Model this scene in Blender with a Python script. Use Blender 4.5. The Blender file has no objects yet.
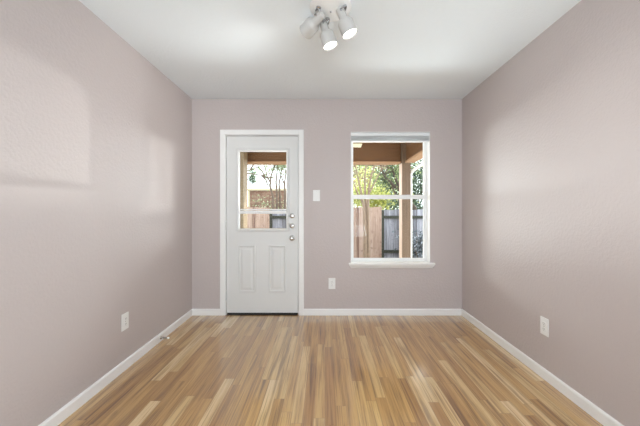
import bpy, bmesh, math, random
from mathutils import Vector, Matrix
random.seed(7)
SC = bpy.context.scene
COL = SC.collection

# ------------------------------------------------------------------ camera, sky, lights, exposure
F = 302.0                                   # focal length in pixels of the 640 px wide frame
CAMZ = 1.175
cam_d = bpy.data.cameras.new('camera'); cam = bpy.data.objects.new('camera', cam_d); COL.objects.link(cam)
cam.location = (0, 0, CAMZ); cam.rotation_euler = (math.pi/2, 0, 0)
cam_d.sensor_width = 36; cam_d.lens = F/640*36
cam_d.shift_x = -5/640; cam_d.shift_y = -2/640
cam_d.clip_start = 0.02; cam_d.clip_end = 300
SC.camera = cam

vs = SC.view_settings
vs.view_transform = 'Standard'; vs.look = 'None'; vs.gamma = 1; vs.use_curve_mapping = False
vs.exposure = 0.0
SC.display_settings.display_device = 'sRGB'

w = bpy.data.worlds.new('sky'); SC.world = w; w.use_nodes = True
bg = w.node_tree.nodes['Background']
bg.inputs[0].default_value = (0.90, 0.96, 1.0, 1); bg.inputs[1].default_value = 2.7

def light(name, kind, loc, direction, energy, color=(1, 1, 1), **kw):
    d = bpy.data.lights.new(name, kind); d.energy = energy; d.color = color
    for k, v in kw.items(): setattr(d, k, v)
    o = bpy.data.objects.new(name, d); COL.objects.link(o); o.location = loc
    o.rotation_euler = Vector(direction).to_track_quat('-Z', 'Y').to_euler()
    return o
# the sun, high from the right of the yard
light('sun', 'SUN', (6, 12, 9), (-0.62, -0.50, -0.74), 7.0, (1.0, 0.93, 0.82), angle=0.02)
# low sun glint off the neighbourhood, level, through the window and the door glass onto the left wall
light('low_sun_glint', 'SUN', (9, 11, 1.6), (-0.76, -0.65, -0.006), 0.6, (1.0, 0.98, 0.95), angle=0.012)
# added soft level fill from both sides, standing in for a bright horizon
light('horizon_fill_west', 'SUN', (-8, 12, 1.6), (0.62, -0.78, 0.07), 6.5, (0.95, 0.98, 1.0), angle=0.55)
light('horizon_fill_east', 'SUN', (8, 12, 1.6), (-0.60, -0.78, 0.16), 15.0, (0.95, 0.98, 1.0), angle=0.95)
# added fill from behind the camera, shining in through the unseen rear window
light('rear_fill', 'AREA', (0.35, -2.30, 1.35), (-0.35, 1, 0.0), 24, (0.85, 0.94, 1.0), shape='RECTANGLE', size=1.7, size_y=1.9)

# second added fill outside that window, aimed up to brighten ceiling and left wall
light('rear_up_fill', 'AREA', (0.75, -2.9, 0.3), (-0.36, 0.75, 0.66), 190, (0.82, 0.93, 1.0), shape='RECTANGLE', size=2.6, size_y=1.0)

# added lamp standing in for patio paving bounce through window and door glass
light('patio_bounce_fill', 'AREA', (-0.1, 6.05, 0.0), (0.0, -2.6, 1.0), 60, (0.92, 0.97, 1.0), shape='RECTANGLE', size=3.4, size_y=0.9, spread=math.radians(76))

# ------------------------------------------------------------------ material helpers
def lin(c):
    c = c/255.0
    return c/12.92 if c <= 0.04045 else ((c+0.055)/1.055)**2.4
def rgb(r, g, b): return (lin(r), lin(g), lin(b), 1)

class NT:
    def __init__(s, name):
        s.m = bpy.data.materials.new(name); s.m.use_nodes = True
        s.t = s.m.node_tree; s.b = s.t.nodes['Principled BSDF']; s.out = s.t.nodes['Material Output']
    def n(s, typ, **kw):
        nd = s.t.nodes.new(typ)
        for k, v in kw.items(): setattr(nd, k, v)
        return nd
    def l(s, a, b): s.t.links.new(a, b)
    def math(s, op, a, b=None, c=None):
        nd = s.n('ShaderNodeMath', operation=op)
        for i, v in enumerate((a, b, c)):
            if v is None: continue
            if isinstance(v, (int, float)): nd.inputs[i].default_value = v
            else: s.l(v, nd.inputs[i])
        return nd.outputs[0]
    def xyz(s, x, y, z):
        nd = s.n('ShaderNodeCombineXYZ')
        for i, v in enumerate((x, y, z)):
            if isinstance(v, (int, float)): nd.inputs[i].default_value = v
            else: s.l(v, nd.inputs[i])
        return nd.outputs[0]
    def pos(s):
        nd = s.n('ShaderNodeTexCoord'); sp = s.n('ShaderNodeSeparateXYZ'); s.l(nd.outputs['Object'], sp.inputs[0])
        return nd.outputs['Object'], sp.outputs
    def noise(s, vec, scale, detail=3, rough=0.5):
        nd = s.n('ShaderNodeTexNoise'); nd.inputs['Scale'].default_value = scale
        nd.inputs['Detail'].default_value = detail; nd.inputs['Roughness'].default_value = rough
        if vec is not None: s.l(vec, nd.inputs['Vector'])
        return nd.outputs[0]
    def ramp(s, fac, stops, interp='LINEAR'):
        nd = s.n('ShaderNodeValToRGB'); cr = nd.color_ramp; cr.interpolation = interp
        while len(cr.elements) < len(stops): cr.elements.new(0.5)
        for e, (p, c) in zip(cr.elements, stops): e.position = p; e.color = c
        s.l(fac, nd.inputs[0]); return nd.outputs[0]
    def mix(s, fac, a, b, mode='MIX'):
        nd = s.n('ShaderNodeMix', data_type='RGBA', blend_type=mode)
        if isinstance(fac, (int, float)): nd.inputs[0].default_value = fac
        else: s.l(fac, nd.inputs[0])
        for i, v in ((6, a), (7, b)):
            if isinstance(v, tuple): nd.inputs[i].default_value = v
            else: s.l(v, nd.inputs[i])
        return nd.outputs[2]
    def bump(s, h, strength, dist=0.01):
        nd = s.n('ShaderNodeBump'); nd.inputs['Strength'].default_value = strength; nd.inputs['Distance'].default_value = dist
        s.l(h, nd.inputs['Height']); s.l(nd.outputs[0], s.b.inputs['Normal'])
    def color(s, c):
        if isinstance(c, tuple): s.b.inputs['Base Color'].default_value = c
        else: s.l(c, s.b.inputs['Base Color'])
    def set(s, **kw):
        for k, v in kw.items(): s.b.inputs[k.replace('_', ' ')].default_value = v
        return s

def plain(name, c, rough=0.5, metal=0.0, var=0.04, scale=6.0):
    t = NT(name); p, _ = t.pos()
    f = t.noise(p, scale, 3)
    d = tuple(max(0, x*(1-var)) for x in c[:3])+(1,); u = tuple(min(1, x*(1+var)) for x in c[:3])+(1,)
    t.color(t.ramp(f, [(0.3, d), (0.7, u)])); t.set(Roughness=rough, Metallic=metal)
    return t.m

def wall_paint(name, c, rough):
    t = NT(name); p, _ = t.pos()
    t.color(c); t.set(Roughness=rough); t.b.inputs['Specular IOR Level'].default_value = 0.35
    h = t.noise(p, 55, 2, 0.55)
    h2 = t.ramp(h, [(0.42, (0, 0, 0, 1)), (0.62, (1, 1, 1, 1))])
    t.bump(h2, 0.15, 0.006)
    return t.m

def floor_mat():
    t = NT('oak_strip_laminate'); p, o = t.pos()
    W, L = 0.0635, 0.95
    u = t.math('DIVIDE', o[0], W); i = t.math('FLOOR', u); fu = t.math('FRACT', u)
    wn = t.n('ShaderNodeTexWhiteNoise', noise_dimensions='1D'); t.l(i, wn.inputs['W'])
    v = t.math('ADD', t.math('DIVIDE', o[1], L), t.math('MULTIPLY', wn.outputs['Value'], 7.31))
    j = t.math('FLOOR', v); fv = t.math('FRACT', v)
    wid = t.n('ShaderNodeTexWhiteNoise', noise_dimensions='2D'); t.l(t.xyz(i, j, 0), wid.inputs['Vector'])
    idv = wid.outputs['Value']
    base = t.ramp(idv, [(0.0, rgb(180, 134, 72)), (0.25, rgb(196, 152, 84)), (0.55, rgb(206, 164, 98)), (0.8, rgb(218, 182, 120)), (1.0, rgb(236, 208, 160))])
    # lengthwise figure, different in each strip
    off = t.math('MULTIPLY', idv, 40.0)
    gv = t.xyz(t.math('ADD', t.math('MULTIPLY', o[0], 34.0), off), t.math('MULTIPLY', o[1], 1.5), off)
    g1 = t.noise(gv, 1.0, 4, 0.55)
    fv2 = t.xyz(t.math('MULTIPLY', o[0], 150.0), t.math('MULTIPLY', o[1], 2.2), off)
    g2 = t.noise(fv2, 1.0, 3, 0.6)
    fig = t.ramp(g1, [(0.32, rgb(162, 142, 108)), (0.44, rgb(226, 214, 190)), (0.58, (1, 1, 1, 1)), (0.75, rgb(236, 222, 204))])
    c = t.mix(0.85, base, fig, 'MULTIPLY')
    fine = t.ramp(g2, [(0.36, rgb(168, 150, 118)), (0.47, (1, 1, 1, 1))])
    c = t.mix(0.68, c, fine, 'MULTIPLY')
    # small dark flecks / knots
    kn = t.noise(t.xyz(t.math('MULTIPLY', o[0], 22.0), t.math('MULTIPLY', o[1], 5.0), off), 1.0, 2, 0.5)
    kf = t.ramp(kn, [(0.70, (0, 0, 0, 1)), (0.80, (1, 1, 1, 1))])
    c = t.mix(t.math('MULTIPLY', kf, 0.45), c, rgb(104, 72, 44))
    # seams
    su = t.math('LESS_THAN', t.math('MINIMUM', fu, t.math('SUBTRACT', 1.0, fu)), 0.014)
    sv = t.math('LESS_THAN', fv, 0.0025)
    s = t.math('MAXIMUM', su, sv)
    c = t.mix(t.math('MULTIPLY', s, 0.45), c, rgb(96, 66, 40))
    t.color(c); t.set(Roughness=0.33)
    t.b.inputs['Specular IOR Level'].default_value = 0.8
    t.set(Coat_Weight=1.0, Coat_Roughness=0.16, Coat_IOR=2.0)
    t.bump(t.math('SUBTRACT', g2, t.math('MULTIPLY', s, 0.8)), 0.12, 0.002)
    return t.m

def wood(name, c1, c2, axis, rough=0.7, freq=30.0):
    t = NT(name); p, o = t.pos()
    k = [freq, freq, freq]; k[axis] = freq/18.0
    g = t.noise(t.xyz(*[t.math('MULTIPLY', o[q], k[q]) for q in range(3)]), 1.0, 4, 0.6)
    t.color(t.ramp(g, [(0.3, c1), (0.7, c2)])); t.set(Roughness=rough); t.bump(g, 0.15, 0.004)
    return t.m

def pickets(name, c1, c2, c3, width):
    t = NT(name); p, o = t.pos()
    i = t.math('FLOOR', t.math('DIVIDE', o[0], width))
    wn = t.n('ShaderNodeTexWhiteNoise', noise_dimensions='1D'); t.l(i, wn.inputs['W'])
    g = t.noise(t.xyz(t.math('MULTIPLY', o[0], 30), t.math('MULTIPLY', o[1], 30), t.math('MULTIPLY', o[2], 1.6)), 1.0, 4, 0.6)
    spots = t.noise(p, 9.0, 4, 0.7)
    f = t.math('ADD', t.math('MULTIPLY', g, 0.7), t.math('MULTIPLY', wn.outputs['Value'], 0.3))
    c = t.ramp(f, [(0.3, c1), (0.5, c2), (0.72, c3)])
    c = t.mix(t.ramp(spots, [(0.56, (0, 0, 0, 1)), (0.68, (0.6, 0.6, 0.6, 1))]), c, c1)
    t.color(c); t.set(Roughness=0.9)
    return t.m

def leaf_mat(name, c1, c2, c3):
    t = NT(name)
    g = t.n('ShaderNodeNewGeometry')
    c = t.ramp(g.outputs['Random Per Island'], [(0.0, c1), (0.5, c2), (1.0, c3)])
    t.color(c); t.set(Roughness=0.6)
    tr = t.n('ShaderNodeBsdfTranslucent'); t.l(c, tr.inputs[0])
    mx = t.n('ShaderNodeMixShader'); mx.inputs[0].default_value = 0.35
    t.l(t.b.outputs[0], mx.inputs[1]); t.l(tr.outputs[0], mx.inputs[2]); t.l(mx.outputs[0], t.out.inputs[0])
    return t.m

def glass_mat():
    t = NT('window_glass')
    tp = t.n('ShaderNodeBsdfTransparent'); gl = t.n('ShaderNodeBsdfGlossy'); gl.inputs['Roughness'].default_value = 0.02
    tp.inputs[0].default_value = (0.96, 0.98, 0.97, 1)
    fr = t.n('ShaderNodeFresnel'); fr.inputs[0].default_value = 1.45
    mx = t.n('ShaderNodeMixShader'); t.l(t.math('MULTIPLY', fr.outputs[0], 0.12), mx.inputs[0])
    t.l(tp.outputs[0], mx.inputs[1]); t.l(gl.outputs[0], mx.inputs[2]); t.l(mx.outputs[0], t.out.inputs[0])
    return t.m

def emit_mat(name, c, s):
    t = NT(name); t.color((0.9, 0.9, 0.9, 1))
    t.b.inputs['Emission Color'].default_value = c; t.b.inputs['Emission Strength'].default_value = s
    return t.m

def brick_mat():
    t = NT('red_brown_brick'); p, o = t.pos()
    b = t.n('ShaderNodeTexBrick'); t.l(t.xyz(o[0], o[2], 0), b.inputs['Vector'])
    b.inputs['Color1'].default_value = rgb(142, 104, 88); b.inputs['Color2'].default_value = rgb(160, 126, 108); b.inputs['Mortar'].default_value = rgb(178, 160, 146)
    b.inputs['Scale'].default_value = 1.0; b.inputs['Brick Width'].default_value = 0.22; b.inputs['Row Height'].default_value = 0.075; b.inputs['Mortar Size'].default_value = 0.008
    n = t.noise(p, 3.0, 4, 0.6)
    t.color(t.mix(t.ramp(n, [(0.45, (0, 0, 0, 1)), (0.65, (0.5, 0.5, 0.5, 1))]), b.outputs[0], rgb(110, 78, 64))); t.set(Roughness=0.9)
    return t.m

def ground_mat():
    t = NT('leaf_littered_lawn'); p, o = t.pos()
    n = t.noise(p, 2.0, 5, 0.7); n2 = t.noise(p, 24, 3, 0.7)
    c = t.ramp(n, [(0.35, rgb(96, 92, 58)), (0.55, rgb(128, 112, 80)), (0.7, rgb(150, 124, 92))])
    t.color(t.mix(0.5, c, t.ramp(n2, [(0.35, rgb(90, 80, 60)), (0.65, rgb(200, 180, 150))]), 'MULTIPLY')); t.set(Roughness=0.95)
    return t.m

M = {}
M['wall'] = wall_paint('taupe_wall_paint', rgb(200, 190, 188), 0.42)
M['ceil'] = wall_paint('white_ceiling_paint', rgb(236, 242, 246), 0.8)
M['floor'] = floor_mat()
M['trim'] = plain('white_trim_paint', rgb(247, 247, 246), 0.35, var=0.01)
M['door'] = plain('white_door_paint', rgb(228, 229, 228), 0.38, var=0.01)
M['vinyl'] = plain('white_window_vinyl', rgb(246, 247, 247), 0.4, var=0.01)
M['plate'] = plain('white_outlet_plastic', rgb(242, 242, 240), 0.3, var=0.01)
M['slot'] = plain('dark_outlet_slot', rgb(120, 118, 116), 0.6)
M['blind'] = plain('white_blind_slats', rgb(238, 241, 242), 0.45, var=0.02)
M['nickel'] = plain('satin_nickel', rgb(196, 194, 190), 0.26, 1.0, var=0.03)
M['chrome'] = plain('chrome', rgb(200, 202, 204), 0.16, 1.0, var=0.02)
M['spot'] = plain('white_spot_enamel', rgb(198, 197, 194), 0.4, var=0.01)
M['lens'] = emit_mat('lit_lamp_lens', (1, 0.98, 0.94, 1), 2.5)
M['black'] = plain('black_rubber', rgb(30, 30, 30), 0.7)
M['thresh'] = plain('aluminium_threshold', rgb(58, 54, 50), 0.5, 0.3)
M['glass'] = glass_mat()
M['beam'] = wood('brown_stained_beam', rgb(90, 61, 36), rgb(116, 82, 52), 0)
M['beamy'] = wood('brown_stained_side_beam', rgb(100, 70, 44), rgb(126, 92, 62), 1)
M['beamtrim'] = wood('honey_trim_board', rgb(164, 128, 98), rgb(186, 150, 120), 0)
M['post'] = wood('tan_stained_post', rgb(104, 86, 72), rgb(126, 106, 90), 2)
M['post_lit'] = wood('pink_beige_lit_post_side', rgb(206, 182, 166), rgb(220, 198, 184), 2)  # paler post tone: the light on its left side put into the colour
M['soffit'] = wood('tan_porch_ceiling', rgb(192, 164, 124), rgb(208, 184, 146), 0, freq=14)
M['siding'] = wood('tan_lap_siding', rgb(128, 112, 90), rgb(146, 130, 108), 0)
M['fence_new'] = pickets('pinkish_cedar_pickets', rgb(126, 98, 88), rgb(182, 154, 140), rgb(206, 182, 170), 0.095)
M['fence_old'] = pickets('weathered_grey_pickets', rgb(104, 102, 108), rgb(158, 158, 170), rgb(200, 200, 214), 0.14)
M['rail_old'] = wood('dark_weathered_rail', rgb(48, 50, 44), rgb(76, 76, 66), 0)
M['brick'] = brick_mat()
M['cream'] = plain('cream_paint', rgb(226, 214, 184), 0.6)
M['ground'] = ground_mat()
M['concrete'] = plain('patio_concrete', rgb(206, 200, 190), 0.85, var=0.1)
M['bark'] = plain('grey_brown_bark', rgb(118, 102, 90), 0.9, var=0.25, scale=18)
M['bark_dark'] = plain('dark_bark', rgb(88, 78, 70), 0.9, var=0.25, scale=18)
M['bark_pale'] = plain('pale_mottled_bark', rgb(152, 132, 116), 0.85, var=0.2, scale=14)
M['leaf_yel'] = leaf_mat('yellow_green_leaves', rgb(150, 158, 80), rgb(196, 200, 120), rgb(226, 226, 160))
M['leaf_mid'] = leaf_mat('mid_green_leaves', rgb(96, 116, 78), rgb(138, 154, 104), rgb(178, 190, 140))
M['leaf_dark'] = leaf_mat('dark_green_leaves', rgb(50, 66, 52), rgb(80, 100, 80), rgb(128, 146, 124))
M['leaf_red'] = leaf_mat('reddish_seed_clusters', rgb(120, 92, 84), rgb(156, 130, 114), rgb(172, 170, 130))
M['leaf_pale'] = leaf_mat('pale_green_leaves', rgb(132, 148, 112), rgb(176, 188, 150), rgb(206, 214, 182))
M['leaf_blue'] = leaf_mat('grey_blue_green_leaves', rgb(70, 80, 84), rgb(120, 130, 140), rgb(186, 192, 206))
M['shingle'] = plain('grey_brown_shingles', rgb(120, 108, 98), 0.9, var=0.25, scale=10)
M['fan'] = plain('cream_fan_blade', rgb(240, 232, 206), 0.4, var=0.02)

# ------------------------------------------------------------------ geometry helpers
def P(px, py, Y): return Vector(((px-325)*Y/F, Y, CAMZ-(py-211)*Y/F))

def box(bm, x0, x1, y0, y1, z0, z1, bev=0.0):
    r = bmesh.ops.create_cube(bm, size=1.0)
    vs_ = r['verts']
    for v in vs_:
        v.co = Vector((x0 if v.co.x < 0 else x1, y0 if v.co.y < 0 else y1, z0 if v.co.z < 0 else z1))
    if bev > 0:
        es = list({e for v in vs_ for e in v.link_edges})
        bmesh.ops.bevel(bm, geom=es, offset=bev, segments=2, affect='EDGES', profile=0.5)

def lathe(bm, prof, mat=Matrix(), seg=28, cap0=True, cap1=True):
    rings = []
    for r, z in prof:
        rings.append([bm.verts.new(mat @ Vector((r*math.cos(2*math.pi*k/seg), r*math.sin(2*math.pi*k/seg), z))) for k in range(seg)])
    for a, b in zip(rings, rings[1:]):
        for k in range(seg):
            bm.faces.new((a[k], a[(k+1) % seg], b[(k+1) % seg], b[k]))
    if cap0: bm.faces.new(list(reversed(rings[0])))
    if cap1: bm.faces.new(rings[-1])

def tube(bm, pts, rad, seg=8, cap=True):
    pts = [Vector(p) for p in pts]
    if not hasattr(rad, '__len__'): rad = [rad]*len(pts)
    rings = []; prev = None
    for k, p in enumerate(pts):
        d = (pts[min(k+1, len(pts)-1)]-pts[max(k-1, 0)]).normalized()
        if prev is None:
            a = d.orthogonal().normalized()
        else:
            a = (prev-d*prev.dot(d))
            a = a.normalized() if a.length > 1e-6 else d.orthogonal().normalized()
        prev = a; b = d.cross(a)
        rings.append([bm.verts.new(p+rad[k]*(a*math.cos(2*math.pi*q/seg)+b*math.sin(2*math.pi*q/seg))) for q in range(seg)])
    for r0, r1 in zip(rings, rings[1:]):
        for q in range(seg): bm.faces.new((r0[q], r0[(q+1) % seg], r1[(q+1) % seg], r1[q]))
    if cap:
        bm.faces.new(list(reversed(rings[0]))); bm.faces.new(rings[-1])

def profile_ring(bm, x0, x1, z0, z1, y, prof):
    """rectangular moulding ring: prof is a list of (inset, protrusion towards -Y)"""
    rings = []
    for ins, pr in prof:
        rings.append([bm.verts.new(v) for v in ((x0+ins, y-pr, z0+ins), (x1-ins, y-pr, z0+ins), (x1-ins, y-pr, z1-ins), (x0+ins, y-pr, z1-ins))])
    for a, b in zip(rings, rings[1:]):
        for k in range(4): bm.faces.new((a[k], a[(k+1) % 4], b[(k+1) % 4], b[k]))
    return rings

def B(): return bmesh.new()
def origin_of(o):
    v = Vector((0, 0, 0))
    while o is not None: v += o.location; o = o.parent
    return v
def obj(name, bm, m, parent=None, smooth=False, local=False, origin=None):
    bmesh.ops.recalc_face_normals(bm, faces=bm.faces)
    if not local:
        off = origin_of(parent) if parent else (Vector(origin) if origin else Vector((0, 0, 0)))
        bmesh.ops.translate(bm, verts=bm.verts, vec=-off)
    me = bpy.data.meshes.new(name); bm.to_mesh(me); bm.free()
    me.materials.append(m)
    if smooth:
        for p in me.polygons: p.use_smooth = True
        me.set_sharp_from_angle(angle=math.radians(42))
    o = bpy.data.objects.new(name, me); COL.objects.link(o)
    if parent: o.parent = parent
    elif origin and not local: o.location = origin
    return o
def empty(name, loc, label, cat, group=None, kind=None, rz=0.0):
    o = bpy.data.objects.new(name, None); COL.objects.link(o); o.location = loc; o.rotation_euler = (0, 0, rz)
    o.empty_display_size = 0.05
    return tag(o, label, cat, group, kind)
def tag(o, label, cat, group=None, kind=None):
    o['label'] = label; o['category'] = cat
    if group: o['group'] = group
    if kind: o['kind'] = kind
    return o
def copy_tree(o, parent=None):
    c = o.copy(); COL.objects.link(c)
    if parent: c.parent = parent
    for ch in list(o.children): copy_tree(ch, c)
    return c

# ------------------------------------------------------------------ room shell
XL, XR, YB, YR, H = -1.503, 1.548, 3.41, -2.10, 2.44
WT = 0.14
S = 'structure'
b = B(); box(b, XL-0.1, XR+0.1, YR-0.1, YB+WT, -0.12, 0.0)
tag(obj('floor', b, M['floor']), 'strip floor of mixed honey and tan wood planks running to the door', 'floor', kind=S)
b = B(); box(b, XL-0.1, XR+0.1, YR-0.1, YB+WT, H, H+0.12)
tag(obj('ceiling', b, M['ceil']), 'plain white ceiling above the empty room', 'ceiling', kind=S)
def xl(y): return XL+0.0150*(YB-y)
def xr(y): return XR-0.0060*(YB-y)
AL, AR = math.atan(0.0150), math.atan(0.0060)
def skew_wall(f, d):
    b = B(); box(b, 0, 1, YR, YB, 0, H)
    for v in b.verts: v.co.x = f(v.co.y)+(d if v.co.x < 0.5 else 0)
    return b
b = skew_wall(xl, -0.12)
tag(obj('wall_left', b, M['wall']), 'taupe painted wall on the left side of the room', 'wall', kind=S)
b = skew_wall(xr, 0.12)
tag(obj('wall_right', b, M['wall']), 'taupe painted wall on the right side of the room', 'wall', kind=S)
# back wall with a door opening and a window opening
DX0, DX1, DZ = -1.135, -0.285, 2.045          # rough door opening
WX0, WX1, WZ0, WZ1 = 0.290, 1.186, 0.565, 2.070
def holed_wall(name, y0, y1, x0, x1, holes, label):
    b = B(); xs = x0
    for hx0, hx1, hz0, hz1 in holes:
        box(b, xs, hx0, y0, y1, 0, H)
        if hz0 > 0: box(b, hx0, hx1, y0, y1, 0, hz0)
        box(b, hx0, hx1, y0, y1, hz1, H); xs = hx1
    box(b, xs, x1, y0, y1, 0, H)
    bmesh.ops.remove_doubles(b, verts=b.verts, dist=1e-5)
    tag(obj(name, b, M['wall']), label, 'wall', kind=S)
holed_wall('wall_back', YB, YB+WT, XL-0.12, XR+0.12, [(DX0, DX1, 0, DZ), (WX0, WX1, WZ0, WZ1)], 'taupe painted back wall holding the white door and the window')
holed_wall('wall_rear', YR-0.12, YR, XL-0.12, XR+0.12, [(-1.1, 1.3, 0.35, 2.2)], 'taupe painted wall behind the viewer with an added wide window')

# baseboards: flat board with an eased top
BBH, BBT = 0.072, 0.013
def baseboard(name, a, c, inward, label):
    a = Vector(a); c = Vector(c); n = Vector(inward)
    prof = [(0, 0), (BBT, 0), (BBT, BBH-0.012), (BBT*0.75, BBH-0.004), (BBT*0.4, BBH), (0, BBH)]
    b = B(); r = [[b.verts.new(p+n*d+Vector((0, 0, z))) for d, z in prof] for p in (a, c)]
    k = len(prof)
    for q in range(k): b.faces.new((r[0][q], r[0][(q+1) % k], r[1][(q+1) % k], r[1][q]))
    b.faces.new(r[0]); b.faces.new(list(reversed(r[1])))
    tag(obj(name, b, M['trim']), label, 'baseboard', kind=S)
baseboard('baseboard_left', (xl(YR), YR, 0), (XL, YB, 0), (1, 0, 0), 'white baseboard along the foot of the left wall')
baseboard('baseboard_right', (xr(YR), YR, 0), (XR, YB, 0), (-1, 0, 0), 'white baseboard along the foot of the right wall')
CW = 0.056
baseboard('baseboard_back', (XL+BBT, YB, 0), (DX0-CW+0.010, YB, 0), (0, -1, 0), 'short white baseboard between the left corner and the door')
baseboard('baseboard_back_right', (DX1+CW-0.010, YB, 0), (XR-BBT, YB, 0), (0, -1, 0), 'white baseboard under the window, from door to right corner')

# door casing and jamb
b = B()
box(b, DX0-CW+0.010, DX0+0.010, YB-0.016, YB, 0, DZ+CW-0.010, 0.003)
box(b, DX1-0.010, DX1+CW-0.010, YB-0.016, YB, 0, DZ+CW-0.010, 0.003)
box(b, DX0+0.010, DX1-0.010, YB-0.016, YB, DZ-0.010, DZ+CW-0.010, 0.003)
tag(obj('trim_1', b, M['trim']), 'white casing board framing the door', 'door trim', kind=S)
b = B()
box(b, DX0, DX0+0.016, YB, YB+WT, 0, DZ); box(b, DX1-0.016, DX1, YB, YB+WT, 0, DZ)
box(b, DX0+0.016, DX1-0.016, YB, YB+WT, DZ-0.016, DZ)
box(b, DX0+0.016, DX0+0.03, YB+0.056, YB+0.09, 0, DZ-0.016); box(b, DX1-0.03, DX1-0.016, YB+0.056, YB+0.09, 0, DZ-0.016)
box(b, DX0+0.03, DX1-0.03, YB+0.056, YB+0.09, DZ-0.03, DZ-0.016)
tag(obj('trim_2', b, M['trim']), 'white door jamb inside the casing', 'door jamb', kind=S)
b = B(); box(b, DX0+0.03, DX1-0.03, YB-0.01, YB+WT, 0.0, 0.006, 0.002)
tag(obj('trim_3', b, M['thresh']), 'dark metal threshold on the floor under the door', 'threshold', kind=S)

# ---- the door
SX0, SX1, SZ0, SZ1 = DX0+0.021, DX1-0.021, 0.022, DZ-0.0235
FY = YB+0.012                                    # face of the slab towards the room
door = empty('door_1', ((SX0+SX1)/2, FY, 0.0), 'white half-glass door with two raised panels in the back wall', 'door', kind=S)
LX0, LX1, LZ0, LZ1 = -1.000, -0.407, 0.946, 1.880        # lite cut-out
b = B()
xs = [SX0, LX0+0.01, LX1-0.01, SX1]; T = 0.045
box(b, SX0, LX0+0.012, FY, FY+T, SZ0, SZ1); box(b, LX1-0.012, SX1, FY, FY+T, SZ0, SZ1)
box(b, LX0+0.012, LX1-0.012, FY, FY+T, SZ0, LZ0+0.012); box(b, LX0+0.012, LX1-0.012, FY, FY+T, LZ1-0.012, SZ1)
bmesh.ops.remove_doubles(b, verts=b.verts, dist=1e-5)
slab = obj('door_slab', b, M['door'], door)
for px0, px1 in ((238.0, 255.4), (268.6, 286.0)):
    x0 = (px0-325)/88.5; x1 = (px1-325)/88.5; z1 = CAMZ-(245.2-211)/88.5; z0 = CAMZ-(292.4-211)/88.5
    b = B()
    rr = profile_ring(b, x0, x1, z0, z1, FY, [(0, 0.0), (0.004, 0.009), (0.012, 0.011), (0.020, 0.004), (0.026, 0.0015), (0.034, 0.002), (0.052, 0.007), (0.056, 0.0075)])
    b.faces.new(rr[-1])
    obj('raised_panel', b, M['door'], door)
b = B()
# glazing frame: moulded ring on both faces of the slab
for sgn, yy in ((1, FY), (-1, FY+T)):
    profile_ring(b, LX0-0.002, LX1+0.002, LZ0-0.002, LZ1+0.002, yy, [(0, 0), (0.004, sgn*0.010), (0.014, sgn*0.013), (0.026, sgn*0.008), (0.034, -sgn*0.016)])
obj('glazing_frame', b, M['door'], door)
zb = CAMZ-(212.2-211)/88.5
b = B()
box(b, LX0+0.03, LX1-0.03, FY+0.004, FY+0.022, zb-0.018, zb+0.018, 0.003)
box(b, LX0+0.03, LX1-0.03, FY+0.012, FY+0.026, zb+0.024, zb+0.036, 0.002)
obj('sash_bar', b, M['vinyl'], door)
b = B(); box(b, LX0+0.03, LX1-0.03, FY+0.024, FY+0.028, zb, LZ1-0.03); g = obj('glass_pane', b, M['glass'], door); g['label'] = 'upper glass pane'
b = B(); box(b, LX0+0.03, LX1-0.03, FY+0.018, FY+0.022, LZ0+0.03, zb-0.017); g = obj('glass_pane', b, M['glass'], door); g['label'] = 'lower glass pane'
rotY = Matrix.Rotation(math.pi/2, 4, 'X')        # local z -> towards -Y (the room)
def at(px, py, y=FY): return Matrix.Translation(((px-325)*y/F, y, CAMZ-(py-211)*y/F)) @ rotY
for py in (215.8, 225.8):
    b = B(); lathe(b, [(0.027, 0), (0.029, 0.004), (0.028, 0.010), (0.022, 0.014)], at(292.1, py)); d = obj('deadbolt', b, M['nickel'], door, True)
    b = B(); lathe(b, [(0.008, 0.013), (0.008, 0.020)], at(292.1, py))
    c0 = at(292.1, py).translation; box(b, c0.x-0.005, c0.x+0.005, FY-0.034, FY-0.018, c0.z-0.016, c0.z+0.016, 0.003)
    obj('thumb_turn', b, M['nickel'], d, True)
b = B(); lathe(b, [(0.031, 0), (0.033, 0.004), (0.030, 0.009), (0.014, 0.013), (0.012, 0.030)], at(292.1, 238)); kn = obj('knob_rose', b, M['nickel'], door, True)
b = B(); lathe(b, [(0.012, 0.028), (0.022, 0.034), (0.0275, 0.046), (0.026, 0.058), (0.018, 0.066), (0.007, 0.068)], at(292.1, 238)); obj('knob', b, M['nickel'], kn, True)
for py in (155, 226, 296):
    z = CAMZ-(py-211)/88.5; b = B()
    tube(b, [(SX0-0.004, FY-0.007, z-0.045), (SX0-0.004, FY-0.007, z+0.045)], 0.0065, 10)
    tube(b, [(SX0-0.004, FY-0.007, z+0.045), (SX0-0.004, FY-0.007, z+0.050)], 0.0045, 10)
    box(b, SX0-0.002, SX0+0.002, FY-0.004, FY+0.03, z-0.045, z+0.045)
    obj('hinge', b, M['door'], door)
b = B(); box(b, SX0+0.004, SX1-0.004, FY+0.008, FY+0.034, 0.0065, 0.0225); obj('door_sweep', b, M['black'], door)

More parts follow.
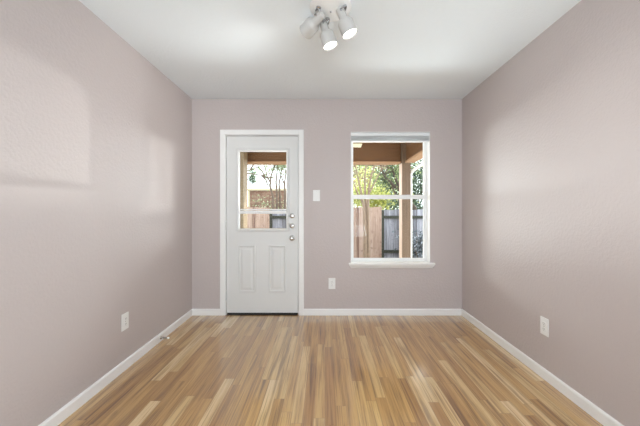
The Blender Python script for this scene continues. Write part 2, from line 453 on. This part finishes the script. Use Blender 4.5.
# ---- the window
win = empty('window_1', ((WX0+WX1)/2, YB+0.09, WZ0), 'white single-hung window with two sashes in the back wall', 'window', kind=S)
wy0, wy1 = YB+0.095, YB+0.14
SILL = 0.592
b = B(); fw = 0.032
box(b, WX0, WX0+fw, wy0, wy1, SILL, WZ1, 0.002); box(b, WX1-fw, WX1, wy0, wy1, SILL, WZ1, 0.002)
box(b, WX0+fw, WX1-fw, wy0, wy1, WZ1-fw-0.03, WZ1, 0.002); box(b, WX0+fw, WX1-fw, wy0, wy1, SILL, SILL+0.020, 0.002)
obj('window_frame', b, M['vinyl'], win)
b = B()
box(b, WX0, WX0+0.005, YB+0.001, wy0, SILL, WZ1); box(b, WX1-0.005, WX1, YB+0.001, wy0, SILL, WZ1); box(b, WX0+0.005, WX1-0.005, YB+0.001, wy0, WZ1-0.005, WZ1)
obj('jamb_liner', b, M['trim'], win)
zm0, zm1 = 1.314, 1.363
ix0, ix1 = WX0+fw, WX1-fw
b = B()
box(b, ix0, ix1, wy0+0.004, wy0+0.024, zm0, zm1, 0.003); box(b, ix0, ix1, wy0+0.004, wy0+0.024, SILL+0.020, SILL+0.036, 0.003)
box(b, ix0, ix0+0.010, wy0+0.004, wy0+0.024, SILL+0.036, zm0, 0.002); box(b, ix1-0.010, ix1, wy0+0.004, wy0+0.024, SILL+0.036, zm0, 0.002)
s1 = obj('lower_sash', b, M['vinyl'], win)
b = B(); box(b, ix0+0.008, ix1-0.008, wy0+0.012, wy0+0.016, SILL+0.034, zm0+0.004); obj('glass_pane', b, M['glass'], s1)
b = B(); box(b, 0.725, 0.765, wy0-0.006, wy0+0.004, zm1-0.018, zm1-0.004, 0.002); obj('sash_lock', b, M['vinyl'], s1)
b = B()
box(b, ix0, ix1, wy0+0.025, wy0+0.041, zm0+0.008, zm1-0.006, 0.002)
box(b, ix0, ix0+0.007, wy0+0.025, wy0+0.041, zm1-0.006, WZ1-0.062, 0.002); box(b, ix1-0.007, ix1, wy0+0.025, wy0+0.041, zm1-0.006, WZ1-0.062, 0.002)
s2 = obj('upper_sash', b, M['vinyl'], win)
b = B(); box(b, ix0+0.005, ix1-0.005, wy0+0.031, wy0+0.035, zm0+0.02, WZ1-0.062); obj('glass_pane', b, M['glass'], s2)
# stool with horns and a coved apron
b = B()
box(b, WX0, WX1, YB, wy0, WZ0, SILL)
box(b, 0.266, 1.232, YB-0.042, YB, SILL-0.020, SILL, 0.004)
top = [(0.270, YB-0.034), (1.228, YB-0.034), (1.228, YB), (0.270, YB)]
bot = [(0.292, YB-0.010), (1.206, YB-0.010), (1.206, YB), (0.292, YB)]
z_a, z_b, z_m = SILL-0.020, SILL-0.060, SILL-0.036
mid = [(0.276, YB-0.028), (1.222, YB-0.028), (1.222, YB), (0.276, YB)]
rr = [[b.verts.new((x, y, z)) for x, y in ring] for ring, z in ((top, z_a), (mid, z_m), (bot, z_b))]
for r0, r1 in zip(rr, rr[1:]):
    for k in range(4): b.faces.new((r0[k], r0[(k+1) % 4], r1[(k+1) % 4], r1[k]))
b.faces.new(rr[0]); b.faces.new(list(reversed(rr[-1])))
obj('window_sill', b, M['trim'], win)

# blind, pulled right up
bl = empty('window_blind', ((WX0+WX1)/2, YB+0.04, WZ1), 'white slatted blind pulled right up at the top of the window', 'blind')
b = B(); box(b, WX0+0.006, WX1-0.006, YB+0.010, YB+0.062, WZ1-0.044, WZ1-0.006, 0.003); obj('headrail', b, M['blind'], bl)
for k in range(9):
    z = WZ1-0.0455-k*0.0052
    b = B()
    v = [b.verts.new((x, y, z+dz)) for x in (WX0+0.008, WX1-0.008) for y, dz in ((YB+0.012, 0), (YB+0.036, 0.0022), (YB+0.060, 0), (YB+0.060, -0.0022), (YB+0.036, 0), (YB+0.012, -0.0022))]
    for q in range(6): b.faces.new((v[q], v[(q+1) % 6], v[6+(q+1) % 6], v[6+q]))
    b.faces.new(v[:6]); b.faces.new(list(reversed(v[6:])))
    obj('slat', b, M['blind'], bl)
b = B(); box(b, WX0+0.006, WX1-0.006, YB+0.012, YB+0.060, WZ1-0.108, WZ1-0.094, 0.003); obj('bottom_rail', b, M['blind'], bl)

# unseen rear window, added to let fill light in behind the viewer
rw = empty('window_2', (0.1, YR-0.06, 0.35), 'added wide white framed window, unseen behind the viewer', 'window', kind=S)
b = B()
for x0, x1 in ((-1.1, -1.05), (0.075, 0.125), (1.25, 1.3)): box(b, x0, x1, YR-0.10, YR-0.05, 0.35, 2.2)
for z0, z1 in ((0.35, 0.40), (2.15, 2.2)): 
    for x0, x1 in ((-1.05, 0.075), (0.125, 1.25)): box(b, x0, x1, YR-0.10, YR-0.05, z0, z1)
obj('window_frame', b, M['vinyl'], rw)

# ------------------------------------------------------------------ outlets and switch (local: plate in XZ, facing -Y)
def rounded_plate(b, w_, h_, d, bev=0.003): box(b, -w_/2, w_/2, -d, 0, -h_/2, h_/2, bev)
def make_outlet(loc, rz, label):
    t = empty('wall_outlet', loc, label, 'outlet', 'outlets near the floor', rz=rz)
    b = B(); rounded_plate(b, 0.078, 0.124, 0.006); obj('cover_plate', b, M['plate'], t, local=True)
    for sz in (1, -1):
        b = B(); z = sz*0.0195
        m = Matrix.Translation((0, -0.0055, z)) @ Matrix.Rotation(math.pi/2, 4, 'X')
        lathe(b, [(0.0172, 0), (0.0170, 0.0025), (0.0158, 0.0032)], m, 24)
        for v in b.verts: v.co.z = z+max(-0.0138, min(0.0138, v.co.z-z))
        rc = obj('receptacle', b, M['plate'], t, local=True)
        b = B()
        for sx in (-0.006, 0.006): box(b, sx-0.0012, sx+0.0012, -0.0091, -0.0080, z-0.001, z+0.008)
        lathe(b, [(0.0024, 0), (0.0024, 0.0012)], Matrix.Translation((0, -0.0080, z-0.007)) @ Matrix.Rotation(math.pi/2, 4, 'X'), 10)
        obj('slots', b, M['slot'], rc, local=True)
    b = B(); lathe(b, [(0.0032, 0), (0.0028, 0.0015)], Matrix.Translation((0, -0.0058, 0)) @ Matrix.Rotation(math.pi/2, 4, 'X'), 12)
    obj('screw', b, M['nickel'], t, local=True)
    return t
o1 = make_outlet(((331.9-325)/88.5, YB, 0.357), 0, 'white outlet on the back wall between the door and the window')
for loc, rz, lab in (((xl(2.24), 2.24, 0.356), math.pi/2+AL, 'white outlet low on the left wall'), ((xr(2.115), 2.115, 0.367), -math.pi/2-AR, 'white outlet low on the right wall')):
    c = copy_tree(o1); c.location = loc; c.rotation_euler = (0, 0, rz); c['label'] = lab
sw = empty('light_switch', ((316.5-325)/88.5, YB, CAMZ+(211-195.6)/88.5), 'white light switch on the back wall right of the door', 'light switch')
b = B(); rounded_plate(b, 0.078, 0.126, 0.006); obj('cover_plate', b, M['plate'], sw, local=True)
b = B(); box(b, -0.0165, 0.0165, -0.0085, -0.005, -0.033, 0.033, 0.002)
for v in b.verts:
    if v.co.y < -0.0075 and v.co.z > 0: v.co.y -= 0.0035*v.co.z/0.033
obj('rocker', b, M['plate'], sw, local=True)
for sz in (-1, 1):
    b = B(); lathe(b, [(0.0032, 0), (0.0028, 0.0015)], Matrix.Translation((0, -0.0058, sz*0.048)) @ Matrix.Rotation(math.pi/2, 4, 'X'), 12)
    obj('screw', b, M['nickel'], sw, local=True)

# ------------------------------------------------------------------ door stop on the left baseboard
ds = empty('door_stop', (xl(2.72)+BBT, 2.72, 0.034), 'small metal spring door stop with white tip on the left baseboard', 'door stop')
mX = Matrix.Rotation(math.pi/2, 4, 'Y')
b = B(); lathe(b, [(0.013, 0), (0.013, 0.003), (0.008, 0.008)], mX, 18); obj('base', b, M['nickel'], ds, True, local=True)
b = B(); pts = []; N = 11*14
for k in range(N+1):
    a = 2*math.pi*11*k/N; r = 0.0075-0.0015*k/N; pts.append((0.007+0.055*k/N, r*math.cos(a), r*math.sin(a)-0.002*k/N))
tube(b, pts, 0.0017, 6); obj('spring', b, M['nickel'], ds, True, local=True)
b = B(); lathe(b, [(0.007, 0.060), (0.0095, 0.062), (0.0095, 0.073), (0.007, 0.077)], Matrix.Translation((0, 0, -0.002)) @ mX, 18); obj('tip', b, M['trim'], ds, True, local=True)

# ------------------------------------------------------------------ ceiling spotlight
CX, CY = 0.035, 1.87
sp = empty('ceiling_spotlight', (CX, CY, H), 'white ceiling light with three swivel spot heads and chrome brackets', 'ceiling light')
flip = Matrix.Translation((CX, CY, H)) @ Matrix.Rotation(math.pi, 4, 'X')
b = B(); lathe(b, [(0.128, 0), (0.130, 0.006), (0.124, 0.016), (0.100, 0.024), (0.050, 0.028), (0.006, 0.029)], flip, 40); obj('canopy', b, M['trim'], sp, True)
b = B(); lathe(b, [(0.006, 0.028), (0.0062, 0.033), (0.004, 0.036)], flip, 14); obj('centre_screw', b, M['chrome'], sp, True)
def spot_head(base, pivot, direction, energy, cone, beam=None):
    base = Vector(base); pivot = Vector(pivot); d = Vector(direction).normalized()
    R = Matrix.Translation(pivot) @ d.to_track_quat('Z', 'Y').to_matrix().to_4x4()
    b = B()
    lathe(b, [(0.010, -0.010), (0.022, -0.007), (0.0250, 0.0), (0.0262, 0.056), (0.030, 0.067), (0.044, 0.077), (0.0475, 0.086), (0.049, 0.156), (0.0495, 0.161), (0.0465, 0.161), (0.045, 0.154), (0.044, 0.110), (0.020, 0.100)], R, 36)
    h = obj('spot_head', b, M['spot'], sp, True)
    b = B(); lathe(b, [(0.012, 0.138), (0.040, 0.1485), (0.0452, 0.1525), (0.044, 0.155), (0.025, 0.1565), (0.004, 0.157)], R, 32)
    obj('lamp_lens', b, M['lens'], h, True)
    # chrome yoke: stem from the canopy, hoop round the neck, swivel knuckle
    b = B(); lathe(b, [(0.016, 0.018), (0.016, 0.030), (0.010, 0.036)], Matrix.Translation((base.x, base.y, H)) @ Matrix.Rotation(math.pi, 4, 'X'), 18)
    top_ = Vector((base.x, base.y, H-0.030))
    tube(b, [top_, top_.lerp(pivot, 0.5), pivot], 0.006, 10)
    u = d.cross(Vector((0, 0, 1))); u = u.normalized() if u.length > 1e-3 else Vector((1, 0, 0))
    pts = []
    up = (top_-pivot); up = (up-u*up.dot(u)).normalized()
    for k in range(17):
        a = math.pi*k/16; pts.append(pivot+d*0.018+u*0.035*math.cos(a)+up*0.048*math.sin(a))
    tube(b, pts, 0.0055, 8)
    for s_ in (-1, 1): tube(b, [pivot+d*0.018+u*s_*0.024, pivot+d*0.018+u*s_*0.037], 0.007, 10)
    obj('swivel_bracket', b, M['chrome'], h, True)
    lp = R @ Vector((0, 0, 0.165))
    light('spot_bulb', 'SPOT', lp, beam or d, energy, (1.0, 0.98, 0.95), spot_size=math.radians(cone), spot_blend=0.9, shadow_soft_size=0.035)
pc = P(322.8, 22.5, 1.94); pr = P(340.0, 10.0, 1.83); pl = P(321.5, 15.0, 1.85)
spot_head((CX-0.02, CY+0.075, H), pc, (0.065, -0.005, -0.2), 14, 165)
spot_head((CX+0.070, CY-0.03, H), pr, (0.082, -0.005, -0.2), 14, 165)
spot_head((CX-0.075, CY-0.03, H), pl, (-0.103, 0.119, -0.033), 24, 100, (-0.8, 0.38, -0.42))

# ------------------------------------------------------------------ outdoors: ground, patio, cover
GZ = -0.50
b = B(); box(b, -16, 16, 6.9, 30, GZ-0.2, GZ)
tag(obj('ground', b, M['ground']), 'leaf littered lawn running from the patio to the fence', 'ground', kind=S)
b = B(); box(b, -4.0, 4.5, YB+WT, 6.9, GZ-0.2, -0.13)
tag(obj('patio_floor', b, M['concrete']), 'concrete patio slab outside the door', 'patio', kind=S)
PX, PY = 1.69, 6.30                                # right post
pr_ = empty('patio_roof', (0, 5.0, 2.6), 'brown beamed patio cover with a tan ceiling seen through the panes', 'patio cover', kind=S)
b = B(); box(b, -3.0, PX+1.25, YB+WT, 6.62, 2.60, 2.70); obj('porch_ceiling', b, M['soffit'], pr_)  # right overhang widened, out of view, to keep sun off the room floor
zt = CAMZ+(211-145.8)*6.3/F; zb_ = CAMZ+(211-161.6)*6.3/F
b = B(); box(b, -3.0, 1.578, 6.30, 6.50, zb_, 2.60); obj('front_beam', b, M['beam'], pr_)
b = B(); box(b, -3.0, 1.578, 6.27, 6.53, zb_-0.034, zb_, 0.004); obj('beam_trim', b, M['beamtrim'], pr_)
b = B(); box(b, PX-0.02, PX+0.12, YB+WT, 6.21, zb_, 2.60); obj('side_beam', b, M['beamy'], pr_)
b = B(); box(b, PX-0.045, PX+0.145, YB+WT, 6.21, zb_-0.042, zb_, 0.004); obj('side_beam_trim', b, M['beamtrim'], pr_)
pp = empty('patio_post', (PX, PY, -0.13), 'square tan wooden post holding up the corner of the patio cover', 'post')
b = B(); box(b, 1.590, 1.765, 6.215, 6.44, -0.13, 2.60, 0.006); obj('post_box', b, M['post'], pp)
b = B(); box(b, 1.581, 1.590, 6.222, 6.436, -0.13, zb_-0.045, 0.002); obj('pale_edge_board', b, M['post_lit'], pp)  # thin board carrying the post's lit left face in its colour
# white downspout on the right of the post, swung over to the eave
b = B()
tube(b, [(1.797, 6.34, -0.1), (1.797, 6.34, 1.92), (1.800, 6.31, 1.975), (1.812, 6.15, 2.015), (1.832, 5.65, 2.056), (1.87, 5.3, 2.075), (1.96, 5.15, 2.10), (1.98, 5.1, 2.2), (1.98, 5.1, 2.66)], 0.032, 12)
tag(obj('downspout', b, M['trim'], smooth=True), 'white downspout running down beside the patio post', 'downspout')
# lap sided wing wall at the left end of the patio
ww = empty('siding_wall', (-1.75, 6.0, -0.13), 'tan lap siding wall end at the left side of the patio', 'wall', kind=S)
xw1 = (243.6-325)*5.9/F
b = B()
z = -0.13
while z < 2.58:
    z2 = min(z+0.20, 2.60)
    v = [b.verts.new(c) for c in ((-2.6, 5.885, z), (xw1, 5.885, z), (xw1, 5.90, z2), (-2.6, 5.90, z2), (-2.6, 6.20, z), (xw1, 6.20, z), (xw1, 6.20, z2), (-2.6, 6.20, z2))]
    for f in ((0, 1, 2, 3), (1, 5, 6, 2), (4, 0, 3, 7), (5, 4, 7, 6), (3, 2, 6, 7), (1, 0, 4, 5)): b.faces.new([v[q] for q in f])
    z += 0.20
obj('siding_boards', b, M['siding'], ww)

# patio ceiling fan: only one blade tip shows past the window edge
fanc = Vector((0.02, 5.2, 2.31))
fan = empty('ceiling_fan', (fanc.x, fanc.y, 2.60), 'cream patio ceiling fan, one blade tip showing top left in window', 'fan')
b = B(); lathe(b, [(0.07, 0), (0.065, 0.03), (0.02, 0.05), (0.013, 0.055), (0.013, 0.22), (0.05, 0.225), (0.10, 0.24), (0.11, 0.29), (0.08, 0.33), (0.03, 0.345)], Matrix.Translation((fanc.x, fanc.y, 2.60)) @ Matrix.Rotation(math.pi, 4, 'X'), 24)
obj('motor', b, M['fan'], fan, True)
for k in range(5):
    a = 2*math.pi*k/5+math.radians(3)
    m = Matrix.Translation(fanc) @ Matrix.Rotation(a, 4, 'Z') @ Matrix.Rotation(math.radians(-16), 4, 'X')
    b = B(); box(b, 0.10, 0.615, -0.068, 0.068, -0.005, 0.005, 0.003)
    for v in b.verts:
        v.co.y *= 0.75+0.4*(v.co.x-0.1)/0.515
        if v.co.x > 0.55: v.co.y *= 0.86
        v.co = m @ v.co
    obj('blade', b, M['fan'], fan)

# ------------------------------------------------------------------ fence: alternating new cedar and weathered bays
FYc = 10.4
pw = 56*FYc/F
xref = (381.5-325)*FYc/F                           # a joint between a cedar bay (left) and a grey bay (right)
def fence_panel(x0, kind, label):
    x1 = x0+pw; t = empty('fence_panel', ((x0+x1)/2, FYc, GZ), label, 'fence', 'fence bays at the back of the yard')
    n = 20 if kind == 'new' else 14
    wdt = pw/n; b = B()
    top_ = CAMZ+(211-207.3)*FYc/F if kind == 'new' else CAMZ+(211-209.6)*FYc/F
    for k in range(n):
        h = top_+random.uniform(-0.018, 0.018); y = FYc-0.02 if kind == 'new' else FYc+0.06
        y += random.uniform(-0.003, 0.003)
        box(b, x0+k*wdt+0.0015, x0+(k+1)*wdt-0.0015, y, y+0.018, GZ+0.03, h)
    obj('pickets', b, M['fence_new' if kind == 'new' else 'fence_old'], t)
    for z in (GZ+0.28, top_-0.26):
        b = B(); box(b, x0, x1, FYc+0.002, FYc+0.045, z-0.05, z+0.05); obj('rail', b, M['rail_old'], t)
    b = B(); box(b, x0, x0+0.09, FYc+0.0, FYc+0.055, GZ, top_-0.02); obj('fence_post', b, M['rail_old'], t)
labs = {-3: ('new', 'pinkish cedar fence bay hidden left beyond the door glass'), -2: ('old', 'weathered grey fence bay far left'),}
seq = []
for k in range(-5, 6):
    kind = 'old' if k % 2 == 0 else 'new'
    seq.append((k, kind))
names = {-3: 'pinkish cedar fence bay behind the lower left of the door glass',
         -2: 'weathered grey fence bay behind the lower right of the door glass',
         -1: 'pinkish cedar fence bay at the left of the window, behind the slim tree',
         0: 'weathered grey fence bay just left of the patio post in the window'}
for k, kind in seq:
    lab = names.get(k) or ('%s fence bay, %s out to the %s of the window and door views' % ('weathered grey' if kind == 'old' else 'pinkish cedar', {1: 'first', 2: 'second', 3: 'third', 4: 'fourth', 5: 'fifth'}[abs(k) if k > 0 else -k-3], 'right' if k > 0 else 'left'))
    fence_panel(xref+k*pw, kind, lab)

# ------------------------------------------------------------------ neighbour's low brick building
BY = 15.0
nb = empty('brick_outbuilding', (-1.6, BY, GZ), 'low red-brown brick building with cream roof edge beyond the fence', 'building')
nx0, nx1, nzt = (248.6-325)*BY/F, 0.4, CAMZ+(211-190.6)*BY/F
b = B(); box(b, nx0, nx1, BY, BY+3, GZ, nzt); obj('brick_wall', b, M['brick'], nb)
b = B(); box(b, nx0-0.06, nx1+0.06, BY-0.08, BY+3.08, nzt, nzt+0.10, 0.01); obj('roof_edge', b, M['cream'], nb)
b = B(); box(b, nx0-0.03, nx0+0.06, BY-0.03, BY, GZ, nzt); obj('pale_edge_board', b, M['cream'], nb)

# ------------------------------------------------------------------ trees and shrubs
def grow(bm, p, d, length, r, depth, tips, spread=0.5, up=0.15, nb=(2, 3), seg=6):
    pts = [p.copy()]; rad = [r]; n = 4; dd = d.normalized()
    for k in range(n):
        dd = (dd+Vector((random.gauss(0, .11), random.gauss(0, .11), random.gauss(0, .06)+up*0.15))).normalized()
        pts.append(pts[-1]+dd*length/n); rad.append(r*(1-0.38*(k+1)/n))
        if depth <= 1: tips.append(pts[-1].copy())
    tube(bm, pts, rad, seg)
    if depth <= 0: return
    for _ in range(random.randint(*nb)):
        a = random.uniform(0, 2*math.pi); o = dd.orthogonal().normalized(); o2 = dd.cross(o)
        nd = dd+(o*math.cos(a)+o2*math.sin(a))*spread*random.uniform(0.7, 1.5)+Vector((0, 0, up))
        grow(bm, pts[-1] if random.random() < .6 else pts[-2], nd, length*random.uniform(.6, .85), rad[-1]*0.85, depth-1, tips, spread, up, nb, seg)
def leaves(bm, centres, n, size, rad):
    for _ in range(n):
        c = random.choice(centres)+Vector((random.gauss(0, rad), random.gauss(0, rad), random.gauss(0, rad*0.8)))
        a = Vector((random.gauss(0, 1), random.gauss(0, 1), random.gauss(0, 1))).normalized()
        u = a.orthogonal().normalized(); v = a.cross(u); s = size*random.uniform(.6, 1.4)
        vs_ = [bm.verts.new(c+u*s), bm.verts.new(c+v*s*.5+a*s*.12), bm.verts.new(c-u*s), bm.verts.new(c-v*s*.5+a*s*.12)]
        bm.faces.new(vs_)
def blobs(c, rx, rz, n):
    out = []
    for _ in range(n):
        v = Vector((random.gauss(0, 1), random.gauss(0, 1), random.gauss(0, 1))).normalized()*random.random()**0.4
        out.append(Vector(c)+Vector((v.x*rx, v.y*rx, v.z*rz)))
    return out
def tree(name, base, label, stems, leaf, nleaf, size, lrad, bark='bark', group='trees in and beyond the yard', spread=.5, depth=3, extra=None, limit=None):
    base = Vector(base)
    t = empty(name, base, label, 'tree', group)
    b = B(); tips = []
    for off, d, ln, r in stems: grow(b, base+Vector(off), Vector(d), ln, r, depth, tips, spread)
    obj('trunk', b, M[bark], t, True)
    if extra: tips = tips+extra
    if limit: tips = [p for p in tips if limit(p)]
    b = B(); leaves(b, tips, nleaf, size, lrad); obj('foliage', b, M[leaf], t)
# slim multi-stemmed tree in front of the cedar bay (window)
def stem_tree(Y, base_px, paths, label, bark, leaf, n, size, lrad, cl, r0):
    c = P(base_px, 240, Y); c.z = GZ
    t = empty('crape_myrtle', c, label, 'tree', 'trees in and beyond the yard')
    b = B(); tips = []
    for q, pts in enumerate(paths):
        yy = Y+(q % 3-1)*0.12
        w_ = [P(x, y, yy+random.uniform(-.04, .04)) for x, y in pts]
        if pts[0][1] > 250 or q < 4 and pts[0][1] > 205: w_[0].z = GZ
        else: w_[0] = P(pts[0][0], pts[0][1], Y)
        k0 = r0 if pts[0][1] > 205 else r0*.6
        tube(b, w_, [k0*(1-.6*k/(len(w_)-1)) for k in range(len(w_))], 8)
        for _ in range(3): grow(b, w_[-1], w_[-1]-w_[-2]+Vector((random.gauss(0, .08), random.gauss(0, .12), .02)), .38, k0*.35, 1, tips, .5)
    obj('trunk', b, M[bark], t, True)
    for x, y, rx, rz, m in cl: tips += blobs(P(x, y, Y), rx, rz, m)
    b = B(); leaves(b, tips, n, size, lrad); obj('foliage', b, M[leaf], t)
# slim multi-stemmed tree in front of the cedar bay (window)
stem_tree(8.9, 366, [[(365, 262), (365, 230), (364, 208), (361, 192), (358, 178), (356, 168)], [(368, 262), (368, 230), (368, 205), (369, 188), (371, 176), (375, 165)],
    [(367, 262), (367, 235), (366, 210), (365, 190), (365, 175), (366, 164)], [(364, 205), (360, 198), (356, 190), (353, 180)], [(368, 195), (372, 188), (376, 180), (380, 172)]],
    'slim grey multi-stemmed tree with reddish clusters at the left of the window', 'bark_pale', 'leaf_red', 1500, .035, .09,
    [(359, 175, .16, .14, 8), (366, 180, .14, .16, 8), (356, 186, .10, .14, 5), (371, 170, .14, .12, 5)], .05)
# several-stemmed tree seen through the door, beyond the fence
stem_tree(11.6, 277, [[(273, 212), (273, 196), (270, 186), (271, 176), (274, 168)], [(277, 212), (277, 194), (276, 182), (277, 172)], [(281, 212), (280, 196), (279, 184), (281, 174)],
    [(285, 212), (285, 194), (284.5, 184), (286, 172)], [(271, 184), (267, 176), (265, 168)], [(285, 186), (282, 178), (279, 170)]],
    'several-stemmed tree with sparse pale leaves at the right of the door glass', 'bark', 'leaf_pale', 1800, .042, .14,
    [(270, 170, .22, .16, 8), (278, 166, .25, .14, 8), (285, 168, .15, .16, 6)], .052)
# leaning oak with yellow green crown (middle of the window)
c3 = P(420, 240, 14.2); c3.z = GZ
b = B(); t3 = empty('leaning_oak', c3, 'leaning dark-limbed tree behind the yellow-green leaves in the window', 'tree', 'trees in and beyond the yard')
tips = []
lean = [P(421, 250, 14.2), P(414, 208, 14.2), P(402, 192, 14.1), P(392, 184, 14.0), P(384, 175, 13.9), P(380, 165, 13.9), P(374, 150, 13.8)]
lean[0].z = GZ
tube(b, lean, [.14, .12, .09, .07, .06, .045, .03], 10)
lean2 = [P(402, 192, 14.1), P(396, 180, 14.0), P(392, 168, 13.9), P(396, 150, 13.9)]
tube(b, lean2, [.075, .06, .05, .03], 8)
for q in (lean[4], lean[5], lean[6], lean2[2], lean2[3]):
    for _ in range(3): grow(b, q, Vector((random.gauss(0, 1), random.gauss(0, .5), random.uniform(.1, .8))), 1.1, .03, 1, tips, .6)
obj('trunk', b, M['bark_dark'], t3, True)
tips += blobs(P(374, 178, 14.2), .7, .6, 14)+blobs(P(392, 180, 14.4), .45, .6, 10)
b = B(); leaves(b, tips, 3600, .055, .26); obj('foliage', b, M['leaf_mid'], t3)
# yellow-green broad crown behind
c4 = P(374, 240, 22.5); c4.z = GZ
tree('yellow_leaved_tree', c4, 'broad yellow-green tree in the middle of the window view', [((0, 0, 0), (.02, 0, 1), 1.9, .16)],
     'leaf_yel', 9000, .09, .28, spread=.8, depth=2, extra=blobs(P(374, 185, 22.5), 2.7, 2.2, 70)+blobs(P(392, 200, 22), 1.5, .8, 24)+blobs(P(360, 195, 22), 1.2, .9, 18))
# dark evergreens at the right
c5 = P(412, 240, 17.5); c5.z = GZ
tree('dark_evergreen', c5, 'dark green tree right of the patio post in the window', [((0, 0, 0), (0, 0, 1), 2.0, .18)],
     'leaf_dark', 8000, .075, .26, spread=.7, depth=2, extra=blobs(P(416, 180, 17.5), 1.9, 2.4, 90)+blobs(P(396, 172, 17.5), 0.9, .9, 24)+blobs(P(418, 208, 16.5), 1.2, .9, 24))
# thin-crowned tree, upper left of window
c6 = P(352, 240, 27.0); c6.z = GZ
tree('pale_leaved_tree', c6, 'pale green thin-crowned tree at the left edge of the window view', [((0, 0, 0), (.05, 0, 1), 3.2, .12)],
     'leaf_pale', 2600, .1, .5, spread=.55, depth=3, extra=blobs(P(356, 178, 27), 1.6, 1.6, 18))
# bare dark limbs reaching in from the left, seen through the door
c7 = P(228, 240, 13.1); c7.z = GZ
t7 = empty('bare_limbed_tree', c7, 'tree with bare dark limbs reaching in at the top left of the door glass', 'tree', 'trees in and beyond the yard')
b = B(); tips = []
tk = [c7, P(229, 200, 13.1), P(231, 175, 13.1), P(233, 150, 13.1), P(236, 120, 13.1)]
tube(b, tk, [.20, .18, .16, .12, .07], 10)
for pts in ([(231, 178), (240, 173), (250, 170), (258, 167), (266, 161), (272, 158)], [(231, 176), (243, 173), (253, 174), (262, 175.5), (270, 173)], [(258, 167), (262, 171), (265, 176)], [(262, 175.5), (266, 180), (268, 186)], [(250, 170), (254, 164), (260, 158)], [(262, 175.5), (268, 178), (274, 177)]):
    w_ = [P(x, y, 13.1+random.uniform(-.1, .1)) for x, y in pts]; w_[0] = P(pts[0][0], pts[0][1], 13.1)
    tube(b, w_, [max(.010, .042-.008*k) for k in range(len(w_))], 6); tips += w_[2:]
obj('trunk', b, M['bark'], t7, True)
b = B(); leaves(b, tips, 260, .04, .2); obj('foliage', b, M['leaf_mid'], t7)
# sapling in the door view
c8 = P(253, 205, 20.5); c8.z = GZ
tree('sapling', c8, 'small dark green sapling crown against the white sky in the door glass', [((0, 0, 0), (0, 0, 1), 2.4, .05)],
     'leaf_dark', 420, .06, .12, spread=.3, depth=0, extra=blobs(P(252.5, 177, 20.5), .25, .44, 10), limit=lambda p: p.z > 2.6)
# vines and low shrubs before the building and fence
c9 = P(266, 212, 14.05); c9.z = GZ
t9 = empty('shrub', c9, 'straggly twiggy shrub in front of the brick building', 'shrub')
b = B(); tips = []
for k in range(16): grow(b, c9+Vector((random.uniform(-.6, .6), random.uniform(-.1, .1), 0)), Vector((random.gauss(0, .2), 0, 1)), 1.35, .02, 1, tips, .7)
obj('stems', b, M['bark'], t9)
b = B(); leaves(b, tips, 700, .05, .2); obj('foliage', b, M['leaf_pale'], t9)
c10 = P(421, 258, 9.35); c10.z = GZ
t10 = empty('shrub', c10, 'dense grey-green shrub before the fence right of the downspout', 'shrub')
b = B(); tips = []
for k in range(12): grow(b, c10+Vector((random.uniform(-.3, .35), random.uniform(-.15, .15), 0)), Vector((random.gauss(0, .22), random.gauss(0, .12), 1)), .6, .016, 1, tips, .6)
obj('stems', b, M['bark'], t10)
b = B(); leaves(b, [p for p in tips if p.z < 0.95 and p.y < 9.85], 1700, .045, .12); obj('foliage', b, M['leaf_blue'], t10)
